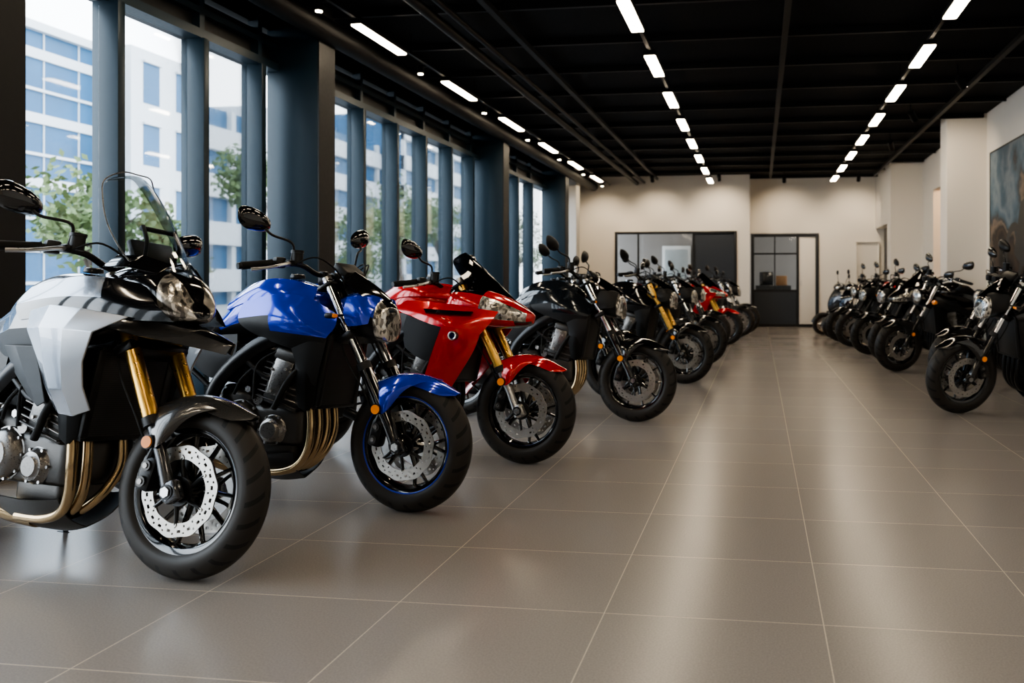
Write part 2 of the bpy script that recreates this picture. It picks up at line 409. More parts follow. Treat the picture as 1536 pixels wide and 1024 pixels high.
    p.cyl((-1.12,-.12,.40),(-1.12,.12,.40),.022,'frame')
    pts=[]
    for i in range(91):
        t=i/90; a=t*7*2*math.pi; b=Vector((-1.10,0,.44)).lerp(Vector((-1.0,0,.68)),t); pts.append(b+Vector((math.cos(a)*.032,math.sin(a)*.032,0)))
    p.tube(pts,.006,c.get('spring','steel'),n=6,res=1); p.cyl((-1.11,0,.42),(-.99,0,.70),.016,'steel')
    p.tube([(-.86,.13,.30),(-.93,.20,.15),(-.97,.255,.03)],[.013,.011,.010],'frame',n=10,res=3); p.box((-.975,.265,.027),(.07,.045,.008),'frame',rot=(-.10,0,0),bev=.003)
    p.tube([(-.93,.095,.44),(WB,.095,.385)],.008,'eng',n=6,res=1); p.tube([(-.93,.095,.36),(WB,.095,.235)],.008,'eng',n=6,res=1)
    p.lathe([(.085,.09),(.085,.10),(.03,.10),(.03,.09)],'steel',c=(WB,0,.31),n=40,closed=True)
    fin(p,'frame_and_swingarm')
    # ---- engine
    p=Part()
    p.box((-.70,0,.385),(.46,.29,.20),'eng',bev=.045,seg=3); p.box((-.86,0,.47),(.20,.24,.16),'eng',rot=(0,.3,0),bev=.035,seg=3)
    p.box((-.66,0,.265),(.26,.22,.12),'eng',bev=.03,seg=3)
    tl=.28
    p.box((-.565,0,.565),(.20,.33,.21),'eng',rot=(0,tl,0),bev=.02,seg=2)
    for k in range(7):
        z=.49+k*.026; p.box((-.58+.0+ (z-.55)*math.tan(tl)*1.0,0,z),(.225,.355,.008),'eng2' if k%2 else 'eng',rot=(0,tl,0),bev=.003,seg=1)
    p.box((-.535,0,.695),(.20,.345,.075),'eng2' if style in('adv','roadster') else 'eng',rot=(0,tl,0),bev=.025,seg=3)
    for k in (-1.5,-.5,.5,1.5): p.cyl((-.51,.085*k,.73),(-.505,.085*k,.755),.018,'frame')
    for sg in (-1,1):
        y0=.135*sg
        def cover(cx,cz,r,mat,dep=.045,nb=8):
            pr=[(0,y0+sg*dep),(r*.55,y0+sg*dep),(r*.62,y0+sg*(dep-.006)),(r*.80,y0+sg*(dep-.010)),(r*.92,y0+sg*(dep-.024)),(r*1.0,y0+sg*.012),(r*1.06,y0+sg*.010),(r*1.06,y0)]
            p.lathe(pr,mat,c=(cx,0,cz),n=40)
            for q in range(nb):
                a=2*math.pi*q/nb; p.cyl((cx+r*1.0*math.cos(a),y0+sg*.008,cz+r*1.0*math.sin(a)),(cx+r*1.0*math.cos(a),y0+sg*.022,cz+r*1.0*math.sin(a)),.0065,'alu',n=6)
        cover(-.80,.395,.095,'eng' if style!='adv' else 'eng2',.055,9); cover(-.625,.36,.066,'eng2',.045,6); cover(-.92,.46,.045,'eng',.03,5)
        p.box((-.58,.172*sg,.60),(.10,.02,.17),'eng2',rot=(0,tl,0),bev=.008)
        for q in range(4): p.cyl((-.62+.07*(q%2),.17*sg,.54+.10*(q//2)),(-.62+.07*(q%2),.188*sg,.54+.10*(q//2)),.007,'steel',n=6)
        p.tube([(-.44,.13*sg,.70),(-.52,.19*sg,.60),(-.60,.185*sg,.46)],.014,'rub',n=10)
        p.tube([(-.66,.16*sg,.70),(-.78,.17*sg,.60),(-.84,.15*sg,.52)],.007,'rub',n=8)
        p.tube([(-.58,.16*sg,.74),(-.70,.18*sg,.66),(-.72,.17*sg,.50)],.006,'rub',n=8)
        p.box((-.74,.11*sg,.66),(.16,.08,.10),'blk',bev=.02)
        p.cyl((-.70,.12*sg,.50),(-.70,.165*sg,.50),.026,'eng2'); p.cyl((-.76,.12*sg,.545),(-.76,.16*sg,.545),.016,'alu',n=6)
    p.box((-.88,0,.66),(.22,.26,.18),'blk',rot=(0,.1,0),bev=.03)
    fin(p,'engine')
    # ---- radiator
    p=Part(); rx=-.385
    p.box((rx,0,.64),(.035,.28,.32),'radcore',rot=(0,.16,0),bev=.004); 
    for sg in (-1,1): p.box((rx,.150*sg,.64),(.050,.032,.33),'blk',rot=(0,.16,0),bev=.008)
    p.box((rx+.03,0,.80),(.045,.32,.025),'blk',rot=(0,.16,0),bev=.006); p.box((rx-.03,0,.475),(.045,.32,.02),'blk',rot=(0,.16,0),bev=.006)
    for sg in (-1,1): p.grid([[(-.375,.165,.80),(-.44,.18,.79),(-.50,.18,.76)],[(-.385,.172,.62),(-.44,.19,.60),(-.50,.185,.60)],[(-.40,.165,.48),(-.44,.175,.45),(-.48,.175,.47)]],'blk',.006,lv=1,simple=True)
    fin(p,'radiator',ang=25)
    # ---- exhaust
    p=Part(); ys=(-.13,-.065,.0,.065) if style!='adv' else (-.15,-.09,.05)
    for i,y in enumerate(ys):
        yo=-.115+i*.042
        p.tube([(-.50,y,.60),(-.465,y*1.02,.54),(-.445,y,.46),(-.438,y*.99,.36),(-.455,(y+yo)/2,.27),(-.51,yo,.20),(-.60,yo,.168),(-.74,yo,.165)],.0185,c['head'],n=14,res=6)
        p.cyl((-.51,y,.61),(-.48,y,.575),.028,'steel')
    p.tube([(-.70,-.06,.165),(-.80,-.08,.175),(-.92,-.13,.205),(-1.02,-.19,.255),(-1.10,-.205,.29)],[.048,.045,.034,.028,.03],c['head'],n=18)
    ml=c.get('muf','frame')
    p.tube([(-1.06,-.20,.275),(-1.10,-.205,.29),(-1.18,-.215,.325),(-1.48,-.235,.42),(-1.56,-.24,.445)],[.03,.052,.062,.062,.048],ml,n=24,res=4,sy=1.25)
    p.cyl((-1.555,-.24,.443),(-1.575,-.241,.449),.03,'gblk')
    p.box((-1.20,-.20,.42),(.14,.012,.03),'frame',rot=(0,-.5,0),bev=.003)
    fin(p,'exhaust')
    # ---- tank
    p=Part(); T=c['tank']
    up=.02 if style=='adv' else 0
    S=[(-.42,.975,.88,.06),(-.48,1.025,.85,.125),(-.59,1.075,.81,.172),(-.72,1.085,.79,.186),(-.85,1.03,.785,.158),(-.95,.93,.78,.110),(-1.03,.865,.78,.075)]
    if style=='sport': S=[(a,b-.015,c_,d) for a,b,c_,d in S]
    p.loft([sec(x,t+up,b,h,.03) for x,t,b,h in S],[T,c.get('tank2',T)],mf=lambda i,j:1 if ((j>=4) or (j==0 and c.get('tstripe')) or (j==2 and i>=2 and c.get('tstripe'))) and j!=99 else 0,lv=3)
    p.lathe([(0,.008),(.028,.008),(.034,.004),(.036,-.01)],'frame' if style!='roadster' else 'chrome',c=(-.64,0,1.09+up),axis='z',n=30)
    for q in range(6):
        a=q*math.pi/3; p.cyl((-.64+.030*math.cos(a),.030*math.sin(a),1.088+up),(-.64+.030*math.cos(a),.030*math.sin(a),1.10+up),.003,'steel',n=6)
    if style in ('naked','sport'):
        p.grid([[(-.46,.10,1.02),(-.60,.125,1.068),(-.76,.125,1.062),(-.90,.09,.985)],[(-.45,.135,.985),(-.60,.180,1.022),(-.77,.178,1.012),(-.92,.125,.945)],[(-.46,.130,.95),(-.60,.184,.965),(-.77,.180,.960),(-.92,.125,.915)]],T,.012)
    fin(p,'fuel_tank')
    # ---- seat + tail
    p=Part()
    SS=[(-.94,.90,.80,.08),(-1.00,.865,.76,.115),(-1.09,.85,.76,.145),(-1.18,.865,.77,.14),(-1.22,.905,.80,.135),(-1.30,.935,.82,.13),(-1.45,.955,.86,.11),(-1.56,.96,.89,.07)]
    p.loft([sec(x,t,b,h) for x,t,b,h in SS],['seat'],lv=2)
    fin(p,'seat')
    p=Part()
    TT=[(-1.0,.80,.68,.13),(-1.15,.82,.70,.15),(-1.30,.86,.75,.14),(-1.45,.90,.80,.12),(-1.60,.94,.86,.085),(-1.68,.95,.90,.05)]
    p.loft([sec(x,t,b,h) for x,t,b,h in TT],[c.get('tailc',T),'blk'],mf=lambda i,j:1 if j>=4 else 0,lv=2)
    p.box((-1.69,0,.915),(.03,.09,.035),'tail',bev=.01)
    p.tube([(-1.55,0,.86),(-1.68,0,.74),(-1.76,0,.60)],[.03,.022,.018],'blk',n=10,sx=3)
    p.box((-1.77,0,.62),(.008,.17,.12),'white',rot=(0,.4,0),bev=.003)
    for sg in (-1,1): p.tube([(-1.62,.02*sg,.80),(-1.63,.12*sg,.80)],.006,'blk',n=8,res=1); p.box((-1.64,.14*sg,.80),(.03,.06,.025),'amber',bev=.008)
    p.grid([[(-.84,.15,.80),(-1.0,.155,.79),(-1.18,.155,.80)],[(-.82,.17,.70),(-.98,.175,.68),(-1.14,.16,.72)],[(-.88,.16,.60),(-.96,.165,.58),(-1.05,.155,.64)]],c.get('side','blk'),.006)
    fin(p,'tail_section')
    p=Part(); rows=[]
    for t in (60,85,110,140):
        rows.append([(WB+(.345-.03*(abs(s)==1))*math.cos(rad(t-0)),.095*s,AX+(.345-.03*(abs(s)==1))*math.sin(rad(t))) for s in (-1,-.6,.6,1)])
    p.grid(rows,'blk',.005,mirror=False); fin(p,'rear_hugger')

    if style=='naked':
        p=Part()
        HL=[(-.36,1.00,.86,.09),(-.27,1.02,.82,.118),(-.19,1.01,.79,.118),(-.145,.98,.775,.106),(-.12,.95,.775,.088),(-.11,.92,.785,.070)]
        p.loft([sec(x,t,b,h,.05 if i<3 else .0) for i,(x,t,b,h) in enumerate(HL)],[c.get('pod','blk'),'lamp',c['tank'],'gblk'],mf=lambda i,j:(3 if (i>=3 and j in(0,)) else (1 if (i>=4 or (i==3 and 1<=j<=4)) else (2 if (i<3 and j<=2 and c.get('podc')) else 0))),lv=3)
        rows=[]
        for x,z,h in ((-.125,.98,.055),(-.19,1.035,.09),(-.28,1.09,.085),(-.33,1.115,.05)):
            rows.append([(x-.05*s*s,h*s,z-.035*s*s) for s in (-1,-.5,0,.5,1)])
        p.grid(rows,'gblk' if c.get('podc') else 'smk',.004,mirror=False)
        p.grid([[(-.145,.06,.975),(-.20,.105,.99),(-.28,.12,.985)],[(-.155,.105,.93),(-.21,.132,.93),(-.30,.13,.91)],[(-.17,.115,.86),(-.22,.13,.85),(-.28,.12,.85)]],c.get('podw','blk'),.005)
        for sg in (-1,1):
            p.tube([(-.30,.10*sg,.90),(-.31,.19*sg,.895)],.007,'blk',n=8,res=1); p.box((-.30,.212*sg,.895),(.045,.05,.025),'blk',bev=.010); p.box((-.285,.212*sg,.895),(.02,.042,.02),'amber',bev=.008)
        fin(p,'headlight',True)
        p=Part()
        p.grid([[(-.35,.11,.90),(-.47,.165,.985),(-.62,.190,.995),(-.79,.182,.95)],[(-.31,.16,.84),(-.47,.218,.89),(-.64,.222,.885),(-.83,.19,.865)],[(-.35,.19,.79),(-.49,.222,.80),(-.62,.215,.815),(-.77,.19,.825)],[(-.40,.17,.72),(-.50,.195,.73),(-.60,.195,.76),(-.70,.18,.79)]],[c.get('shr',T),c.get('shr2','blk')],.005,mf=lambda i,j:1 if (i==2 or (i==1 and j==2)) else 0)
        p.grid([[(-.35,.17,.80),(-.43,.20,.78),(-.54,.195,.78)],[(-.36,.19,.70),(-.43,.20,.68),(-.50,.19,.70)],[(-.40,.17,.56),(-.44,.18,.54),(-.47,.175,.58)]],'blk',.006)
        p.grid([[(-.52,.13,.26),(-.66,.15,.25),(-.80,.14,.25)],[(-.52,.125,.19),(-.66,.14,.17),(-.82,.12,.18)],[(-.54,.0,.13),(-.66,.0,.11),(-.82,0,.13)]],'blk',.005)
        fin(p,'tank_shroud')
    if style=='roadster':
        p=Part()
        p.lathe([(.0,-.40+.03),(.05,-.365),(.075,-.33),(.088,-.27),(.092,-.215),(.096,-.21),(.096,-.195),(.088,-.192)],c.get('pod','gblk'),c=(0,0,.90),axis='x',n=40)
        p.lathe([(.088,-.193),(.075,-.182),(.04,-.170),(0,-.166)],'lamp',c=(0,0,.90),axis='x',n=40)
        p.lathe([(.089,-.197),(.099,-.197),(.099,-.188),(.089,-.188)],'frame',c=(0,0,.90),axis='x',n=40,closed=True)
        for sg in (-1,1):
            p.tube([(fx(.9),.10*sg,.90),(-.27,.09*sg,.90)],.012,'frame',n=8,res=1)
            p.tube([(-.31,.10*sg,.86),(-.31,.18*sg,.86)],.007,'blk',n=8,res=1); p.lathe([(0,-.28),(.02,-.285),(.028,-.30),(.018,-.335),(0,-.34)],'amber',c=(0,.20*sg,.86),axis='x',n=20)
            p.lathe([(0,-.02),(.035,-.02),(.04,0),(.04,.03),(.034,.035),(0,.035)],'frame',c=(-.33,.05*sg,1.10),axis='z',n=28)
        fin(p,'headlight',True)
        p=Part()
        p.grid([[(-.36,.10,.86),(-.48,.15,.88),(-.62,.185,.86)],[(-.38,.14,.80),(-.50,.17,.80),(-.64,.18,.80)],[(-.40,.14,.74),(-.50,.16,.74),(-.62,.17,.75)]],'blk',.005)
        fin(p,'tank_shroud')
    if style=='sport':
        p=Part()
        N_=[(-.46,1.03,.84,.16),(-.34,1.04,.80,.185),(-.22,1.02,.78,.178),(-.12,.975,.78,.152),(-.04,.925,.79,.112),(.02,.885,.80,.064),(.04,.865,.815,.030)]
        p.loft([sec(x,t,b,h,.04 if i<4 else .01) for i,(x,t,b,h) in enumerate(N_)],[T,'lamp','gblk'],mf=lambda i,j:(1 if (i in (2,3,4) and j in(2,3)) else (2 if (i<=1 and j<=1) else (2 if ((i>=4 and j>=4) or j==5) and j!=99 else 0))),lv=3)
        fin(p,'front_fairing')
        p=Part(); rows=[]
        for x,z,h,bk in ((-.07,.945,.095,.10),(-.17,1.04,.130,.13),(-.28,1.14,.135,.12),(-.38,1.22,.110,.08),(-.42,1.245,.07,.04)):
            rows.append([(x-bk*s*s,h*s,z-.045*s*s) for s in (-1,-.5,0,.5,1)])
        p.grid(rows,'smk',.004,mirror=False,lv=3); fin(p,'windscreen')
        p=Part()
        p.grid([[(-.13,.155,.875),(-.30,.195,.895),(-.48,.215,.925),(-.70,.195,.935)],
                [(-.16,.180,.815),(-.33,.240,.825),(-.52,.255,.85),(-.78,.208,.88)],
                [(-.22,.190,.745),(-.36,.248,.76),(-.50,.253,.79),(-.64,.235,.84)]],T,.006)
        p.grid([[(-.40,.235,.79),(-.52,.240,.80),(-.68,.215,.845)],[(-.42,.225,.70),(-.55,.225,.70),(-.72,.195,.76)],[(-.48,.20,.58),(-.58,.205,.58),(-.70,.185,.66)]],'blk',.005)
        p.grid([[(-.22,.187,.76),(-.33,.240,.770),(-.43,.262,.790)],
                [(-.25,.185,.66),(-.36,.244,.665),(-.47,.266,.67)],
                [(-.33,.175,.54),(-.42,.232,.54),(-.52,.248,.54)],
                [(-.42,.15,.42),(-.49,.195,.40),(-.58,.210,.40)],
                [(-.50,.10,.31),(-.58,.135,.275),(-.67,.150,.28)]],T,.007)
        p.grid([[(-.56,.19,.40),(-.70,.18,.36),(-.86,.15,.34)],[(-.54,.16,.28),(-.70,.16,.24),(-.88,.13,.24)],[(-.56,.04,.17),(-.70,.05,.14),(-.86,.04,.16)]],'blk',.006)
        p.grid([[(-.60,.20,.87),(-.76,.19,.86),(-.94,.15,.83)],[(-.58,.215,.78),(-.74,.20,.79),(-.92,.16,.78)],[(-.58,.205,.68),(-.70,.19,.72),(-.84,.165,.74)]],'blk',.006)
        p.grid([[(-.26,.215,.868),(-.40,.240,.872),(-.56,.240,.882)],[(-.27,.228,.850),(-.40,.254,.848),(-.54,.256,.860)]],'gblk',.012,lv=1)
        p.lathe([(0,-.270),(.022,-.270),(.026,-.262),(.026,-.23)],'gblk',c=(-.36,0,.73),n=24)
        p.lathe([(.018,-.2705),(.022,-.273),(.026,-.270)],'alu',c=(-.36,0,.73),n=24,closed=True)
        fin(p,'side_fairing')
    if style=='adv':
        p=Part()
        N_=[(-.44,1.10,.90,.15),(-.32,1.13,.90,.160),(-.22,1.13,.90,.148),(-.15,1.10,.90,.128),(-.105,1.06,.905,.100),(-.08,1.015,.91,.070),(-.07,.985,.92,.04)]
        p.loft([sec(x,t,b,h,.03 if i<3 else -.03) for i,(x,t,b,h) in enumerate(N_)],['gblk','lamp','grey'],mf=lambda i,j:(1 if (i in (3,4,5) and j in (1,2,3,4)) else (2 if j>=5 and j!=99 else 0)),lv=3)
        rows=[]
        for x,z,h,d in ((-.42,.985,.19,.055),(-.28,.965,.19,.055),(-.15,.93,.150,.05),(-.03,.895,.095,.035),(.07,.862,.045,.02),(.13,.835,.012,.008)):
            rows.append([(x-.03*s*s,h*s,z-d*s*s-(.03 if abs(s)==1 else 0)) for s in (-1,-.62,0,.62,1)])
        p.grid(rows,['grey','gblk'],.006,mirror=False,lv=3,mf=lambda i,j:1 if j in(1,2) and i>1 else 0)
        p.grid([[(-.19,.125,1.035),(-.34,.175,1.065),(-.50,.20,1.06),(-.70,.19,1.02)],[(-.12,.145,.965),(-.32,.215,.985),(-.52,.240,.985),(-.76,.215,.95)],[(-.05,.115,.905),(-.28,.205,.905),(-.48,.240,.915),(-.70,.22,.895)]],['silver','gblk'],.006,mf=lambda i,j:1 if (i==1 or j==0) else 0)
        fin(p,'front_fairing',ang=30)
        p=Part(); rows=[]
        for x,z,h,bk in ((-.12,1.075,.095,.10),(-.18,1.17,.135,.13),(-.27,1.28,.152,.12),(-.36,1.39,.140,.09),(-.43,1.465,.11,.06),(-.455,1.485,.07,.03)):
            rows.append([(x-bk*s*s,h*s,z-.02*s*s) for s in (-1,-.5,0,.5,1)])
        p.grid(rows,'scr',.004,mirror=False,lv=3)
        e_=[(x-bk,h,z-.02) for x,z,h,bk in ((-.12,1.075,.095,.10),(-.18,1.17,.135,.13),(-.27,1.28,.152,.12),(-.36,1.39,.140,.09),(-.43,1.465,.11,.06))]
        e_+= [(-.46,.06,1.485),(-.455,0,1.488)]
        for sg in (1,-1): p.tube([(a,b*sg,c_) for a,b,c_ in e_],.0028,'eng2',n=6,res=4)
        fin(p,'windscreen')
        p=Part()
        for sg in (-1,1): p.tube([(-.30,.06*sg,1.12),(-.28,.07*sg,1.20),(-.31,.07*sg,1.27)],.008,'blk',n=8)
        p.box((-.33,0,1.17),(.03,.19,.10),'blk',rot=(0,-.5,0),bev=.012); p.box((-.315,0,1.26),(.02,.15,.018),'blk',bev=.006)
        p.grid([[(-.16,.05,1.12),(-.25,.10,1.15),(-.36,.12,1.15)],[(-.17,.10,1.08),(-.27,.15,1.10),(-.38,.16,1.10)]],'gblk',.006,lv=1,simple=True)
        fin(p,'screen_bracket')
        p=Part()
        G=[[(-.24,.190,.915),(-.42,.235,.940),(-.56,.250,.950),(-.70,.225,.93)],
                [(-.34,.245,.855),(-.45,.275,.862),(-.57,.275,.868),(-.685,.24,.86)],
                [(-.385,.235,.75),(-.46,.262,.750),(-.55,.262,.755),(-.62,.235,.76)],
                [(-.395,.215,.66),(-.465,.24,.65),(-.53,.24,.65),(-.585,.22,.66)],
                [(-.385,.185,.58),(-.45,.20,.555),(-.52,.20,.56),(-.56,.19,.58)]]
        G=[[(x+.06,y,z) for x,y,z in r] for r in G]
        p.grid(G,['lsilver','silver'],.008,mf=lambda i,j:0 if (i==0 or j==0) else 1,simple=True)
        p.grid([[(-.56,.22,.955),(-.72,.205,.965),(-.90,.16,.90)],[(-.58,.235,.87),(-.76,.215,.86),(-.94,.165,.82)],[(-.54,.215,.74),(-.72,.19,.74),(-.84,.17,.76)]],['dsilver','blk'],.006,mf=lambda i,j:i,simple=True)
        p.grid([[(-.58,.235,.80),(-.70,.225,.80),(-.80,.20,.80)],[(-.54,.23,.70),(-.64,.21,.68),(-.74,.19,.70)],[(-.52,.215,.60),(-.58,.20,.58),(-.66,.185,.62)]],'blk',.006,simple=True)
        p.grid([[(-.50,.14,.25),(-.62,.16,.23),(-.82,.15,.24)],[(-.50,.10,.17),(-.62,.12,.13),(-.82,.11,.14)],[(-.52,.0,.13),(-.62,.0,.10),(-.82,0,.11)]],'eng',.005)
        fin(p,'radiator_shroud',ang=20)
    return out

def place(bp,name,x,y,head,lean=5.5,steer=6,scale=1.0,kids=True):
    e=bpy.data.objects.new(name,None); e.empty_display_size=.3; COL.objects.link(e)
    e.matrix_world=Matrix.Translation((x,y,0))@Matrix.Rotation(rad(head),4,'Z')@Matrix.Rotation(rad(-lean),4,'X')@Matrix.Diagonal((scale,scale,scale,1))
    ax=Vector((-.47,0,.88)).normalized(); piv=Vector((-.33,0,.93))
    S=Matrix.Translation(piv)@Matrix.Rotation(rad(steer),4,ax)@Matrix.Translation(-piv)
    for n,me,fr,loc in bp:
        o=bpy.data.objects.new(n,me); COL.objects.link(o); o.parent=e
        Mx=Matrix.Translation(loc)
        if fr: Mx=S@Mx
        o.matrix_local=Mx
    return e

A_=build('adv',dict(tank='silver',tank2='dsilver',tstripe=1,tailc='dsilver',fender='grey',usd=1,fup='gold',flow='dsilver',head='head',sp='I',nsp=11,muf='alu',side='blk'))
NB=build('naked',dict(tank='blue',tank2='blk',tailc='blue',fender='blue',usd=0,fup='chrome',flow='gblk',head='head',sp='Y',nsp=5,stripe='dblue',podc=1,podw='blue',shr='blue',shr2='blk',side='blk'))
SR=build('sport',dict(tank='red',tank2='blk',tailc='red',fender='red',usd=1,fup='gold',flow='alu',head='frame',sp='Y',nsp=5,side='blk'))
NK=build('naked',dict(tank='dark',tank2='blk',tailc='dark',fender='gblk',usd=0,fup='chrome',flow='gblk',head='head',sp='I',nsp=10,shr='dark',shr2='blk',mir='blk'))
NM=build('naked',dict(tank='gblk',tank2='blk',tailc='gblk',fender='gblk',usd=0,fup='chrome',flow='gblk',head='frame',sp='I',nsp=10,shr='gblk',shr2='blk',mir='blk'))
NG=build('naked',dict(tank='gblk',tank2='blk',tailc='gblk',fender='gblk',usd=1,fup='gold',flow='gblk',head='frame',sp='Y',nsp=5,shr='gblk',shr2='blk',mir='blk'))
RK=build('roadster',dict(tank='gblk',tank2='gblk',tailc='gblk',fender='gblk',usd=0,fup='chrome',flow='gblk',head='frame',sp='I',nsp=9,side='gblk',muf='frame'))
SK=build('sport',dict(tank='gblk',tank2='blk',tailc='gblk',fender='gblk',usd=1,fup='frame',flow='gblk',head='frame',sp='Y',nsp=5))
NR=build('naked',dict(tank='red',tank2='blk',tailc='red',fender='gblk',usd=1,fup='frame',flow='gblk',head='frame',sp='Y',nsp=5,shr='red',shr2='blk'))

def scooter(body):
    out=[]
    def fin(p,name,front=False,loc=(0,0,0)): out.append((name,p.mesh(name),front,Vector(loc)))
    def w():
        p=Part(); prof=[(.18+.045*math.cos(a),.05*math.sin(a)) for a in [2*math.pi*k/20 for k in range(20)]]
        p.lathe(prof,'tyre',n=60,closed=True); p.lathe([(.15,-.04),(.15,.04),(.13,.03),(.13,-.03)],'alu',n=60,closed=True)
        for k in range(5):
            a=2*math.pi*k/5; p.tube([(.02*math.cos(a),0,.02*math.sin(a)),(.14*math.cos(a),0,.14*math.sin(a))],[.022,.014],'alu',n=8,res=1)
        p.cyl((0,-.05,0),(0,.05,0),.035,'eng'); p.lathe([(.10,-.055),(.10,-.05),(.06,-.05),(.06,-.055)],'steel',n=40,closed=True)
        return p
    fin(w(),'front_wheel',True,(0,0,.225)); fin(w(),'rear_wheel',False,(-1.28,0,.225))
    p=Part()
    for sg in (-1,1): p.tube([(0,.07*sg,.225),(-.12,.07*sg,.48)],.02,'eng',n=12,res=1)
    p.tube([(-.12,0,.46),(-.33,0,.98)],.025,'frame',n=12,res=1)
    rows=[[((.255-.02*(abs(s)==1))*math.cos(rad(t)),.075*s,.225+(.255-.02*(abs(s)==1))*math.sin(rad(t))) for s in (-1,-.6,.6,1)] for t in (10,45,80,115,150)]
    p.grid(rows,'blk',.005,mirror=False); fin(p,'front_fork',True)
    p=Part(); p.tube([(-.42,-.34,1.03),(-.36,-.15,1.03),(-.34,0,1.0),(-.36,.15,1.03),(-.42,.34,1.03)],.013,'frame')
    for sg in (-1,1):
        p.cyl((-.385,.22*sg,1.03),(-.425,.35*sg,1.03),.018,'rub'); p.tube([(-.37,.18*sg,1.04),(-.36,.22*sg,1.15),(-.38,.27*sg,1.22)],.005,'blk')
        p.lathe([(0,.02),(.03,.016),(.05,0),(.045,-.008),(0,-.008)],'blk',c=(-.38,.29*sg,1.24),axis='x',n=24)
    p.loft([sec(-.46,1.02,.93,.10),sec(-.36,1.08,.92,.16),sec(-.26,1.05,.92,.13),sec(-.20,1.0,.93,.07)],[body,'lamp'],mf=lambda i,j:1 if i==2 and j in(2,3,4) else 0)
    fin(p,'handlebar',True)
    p=Part()
    p.grid([[(-.22,0,.94),(-.24,.12,.93),(-.30,.20,.90)],[(-.12,0,.80),(-.17,.15,.78),(-.28,.24,.76)],[(-.06,0,.60),(-.13,.14,.60),(-.30,.22,.58)],[(-.14,0,.42),(-.20,.13,.42),(-.34,.2,.40)],[(-.26,0,.30),(-.30,.13,.29),(-.42,.19,.28)]],[body,'gblk'],.012,mf=lambda i,j:1 if i>=2 else 0)
    p.box((-.50,0,.28),(.42,.36,.07),'blk',bev=.02)
    p.loft([sec(-.66,.60,.24,.12),sec(-.72,.74,.24,.17),sec(-.90,.76,.30,.19),sec(-1.15,.76,.40,.18),sec(-1.40,.76,.52,.13),sec(-1.58,.74,.62,.06)],['gblk','blk'],mf=lambda i,j:1 if j>=4 else 0)
    p.loft([sec(-.70,.79,.72,.10),sec(-.85,.82,.73,.15),sec(-1.10,.83,.74,.15),sec(-1.35,.84,.75,.12),sec(-1.48,.82,.76,.07)],['seat'])
    p.box((-1.16,.13,.27),(.36,.10,.14),'eng',bev=.04); p.tube([(-1.1,-.14,.28),(-1.25,-.15,.30),(-1.50,-.16,.36)],[.04,.055,.05],'frame',n=16)
    p.box((-1.57,0,.68),(.04,.14,.05),'tail',bev=.01)
    p.tube([(-.80,.12,.24),(-.86,.22,.03)],.011,'frame',n=8,res=1)
    fin(p,'body_shell')
    return out
SCW=scooter('dsilver'); SCK=scooter('gblk')

# ---- parked rows
place(A_,'adventure_motorcycle',-2.02,2.82,-13,lean=7,steer=6)
place(NB,'naked_motorcycle',-1.60,3.79,-5,steer=-4)
place(SR,'sport_motorcycle',-1.36,4.91,-6,steer=-2)
place(NK,'naked_motorcycle',-.93,6.53,-6,steer=0)
for bp,n,x,y in ((NM,'naked_motorcycle',-1.30,7.75),(NG,'naked_motorcycle',-.78,9.08),(RK,'roadster_motorcycle',-.95,10.2),(NM,'naked_motorcycle',-.72,11.2),
                 (NR,'naked_motorcycle',-1.0,12.4),(NM,'naked_motorcycle',-.75,13.5),(SR,'sport_motorcycle',-.58,14.75),(NR,'naked_motorcycle',-.65,16.0),(RK,'roadster_motorcycle',-.40,17.2),(NM,'naked_motorcycle',-.30,18.4)):
    place(bp,n,x,y,-8+random.uniform(-3,3),steer=0)
for bp,n,x,y in ((NM,'naked_motorcycle',1.60,7.31),(RK,'roadster_motorcycle',1.92,8.95),(RK,'roadster_motorcycle',1.63,10.69),(SK,'sport_motorcycle',1.70,11.95),(NM,'naked_motorcycle',1.60,13.15),
                 (NR,'naked_motorcycle',1.52,14.75),(RK,'roadster_motorcycle',1.45,15.95),(SCK,'scooter',1.40,17.0),(SCW,'scooter',1.28,18.05)):
    place(bp,n,x,y,(197 if n!='scooter' else 192)+random.uniform(-2,2),steer=6)

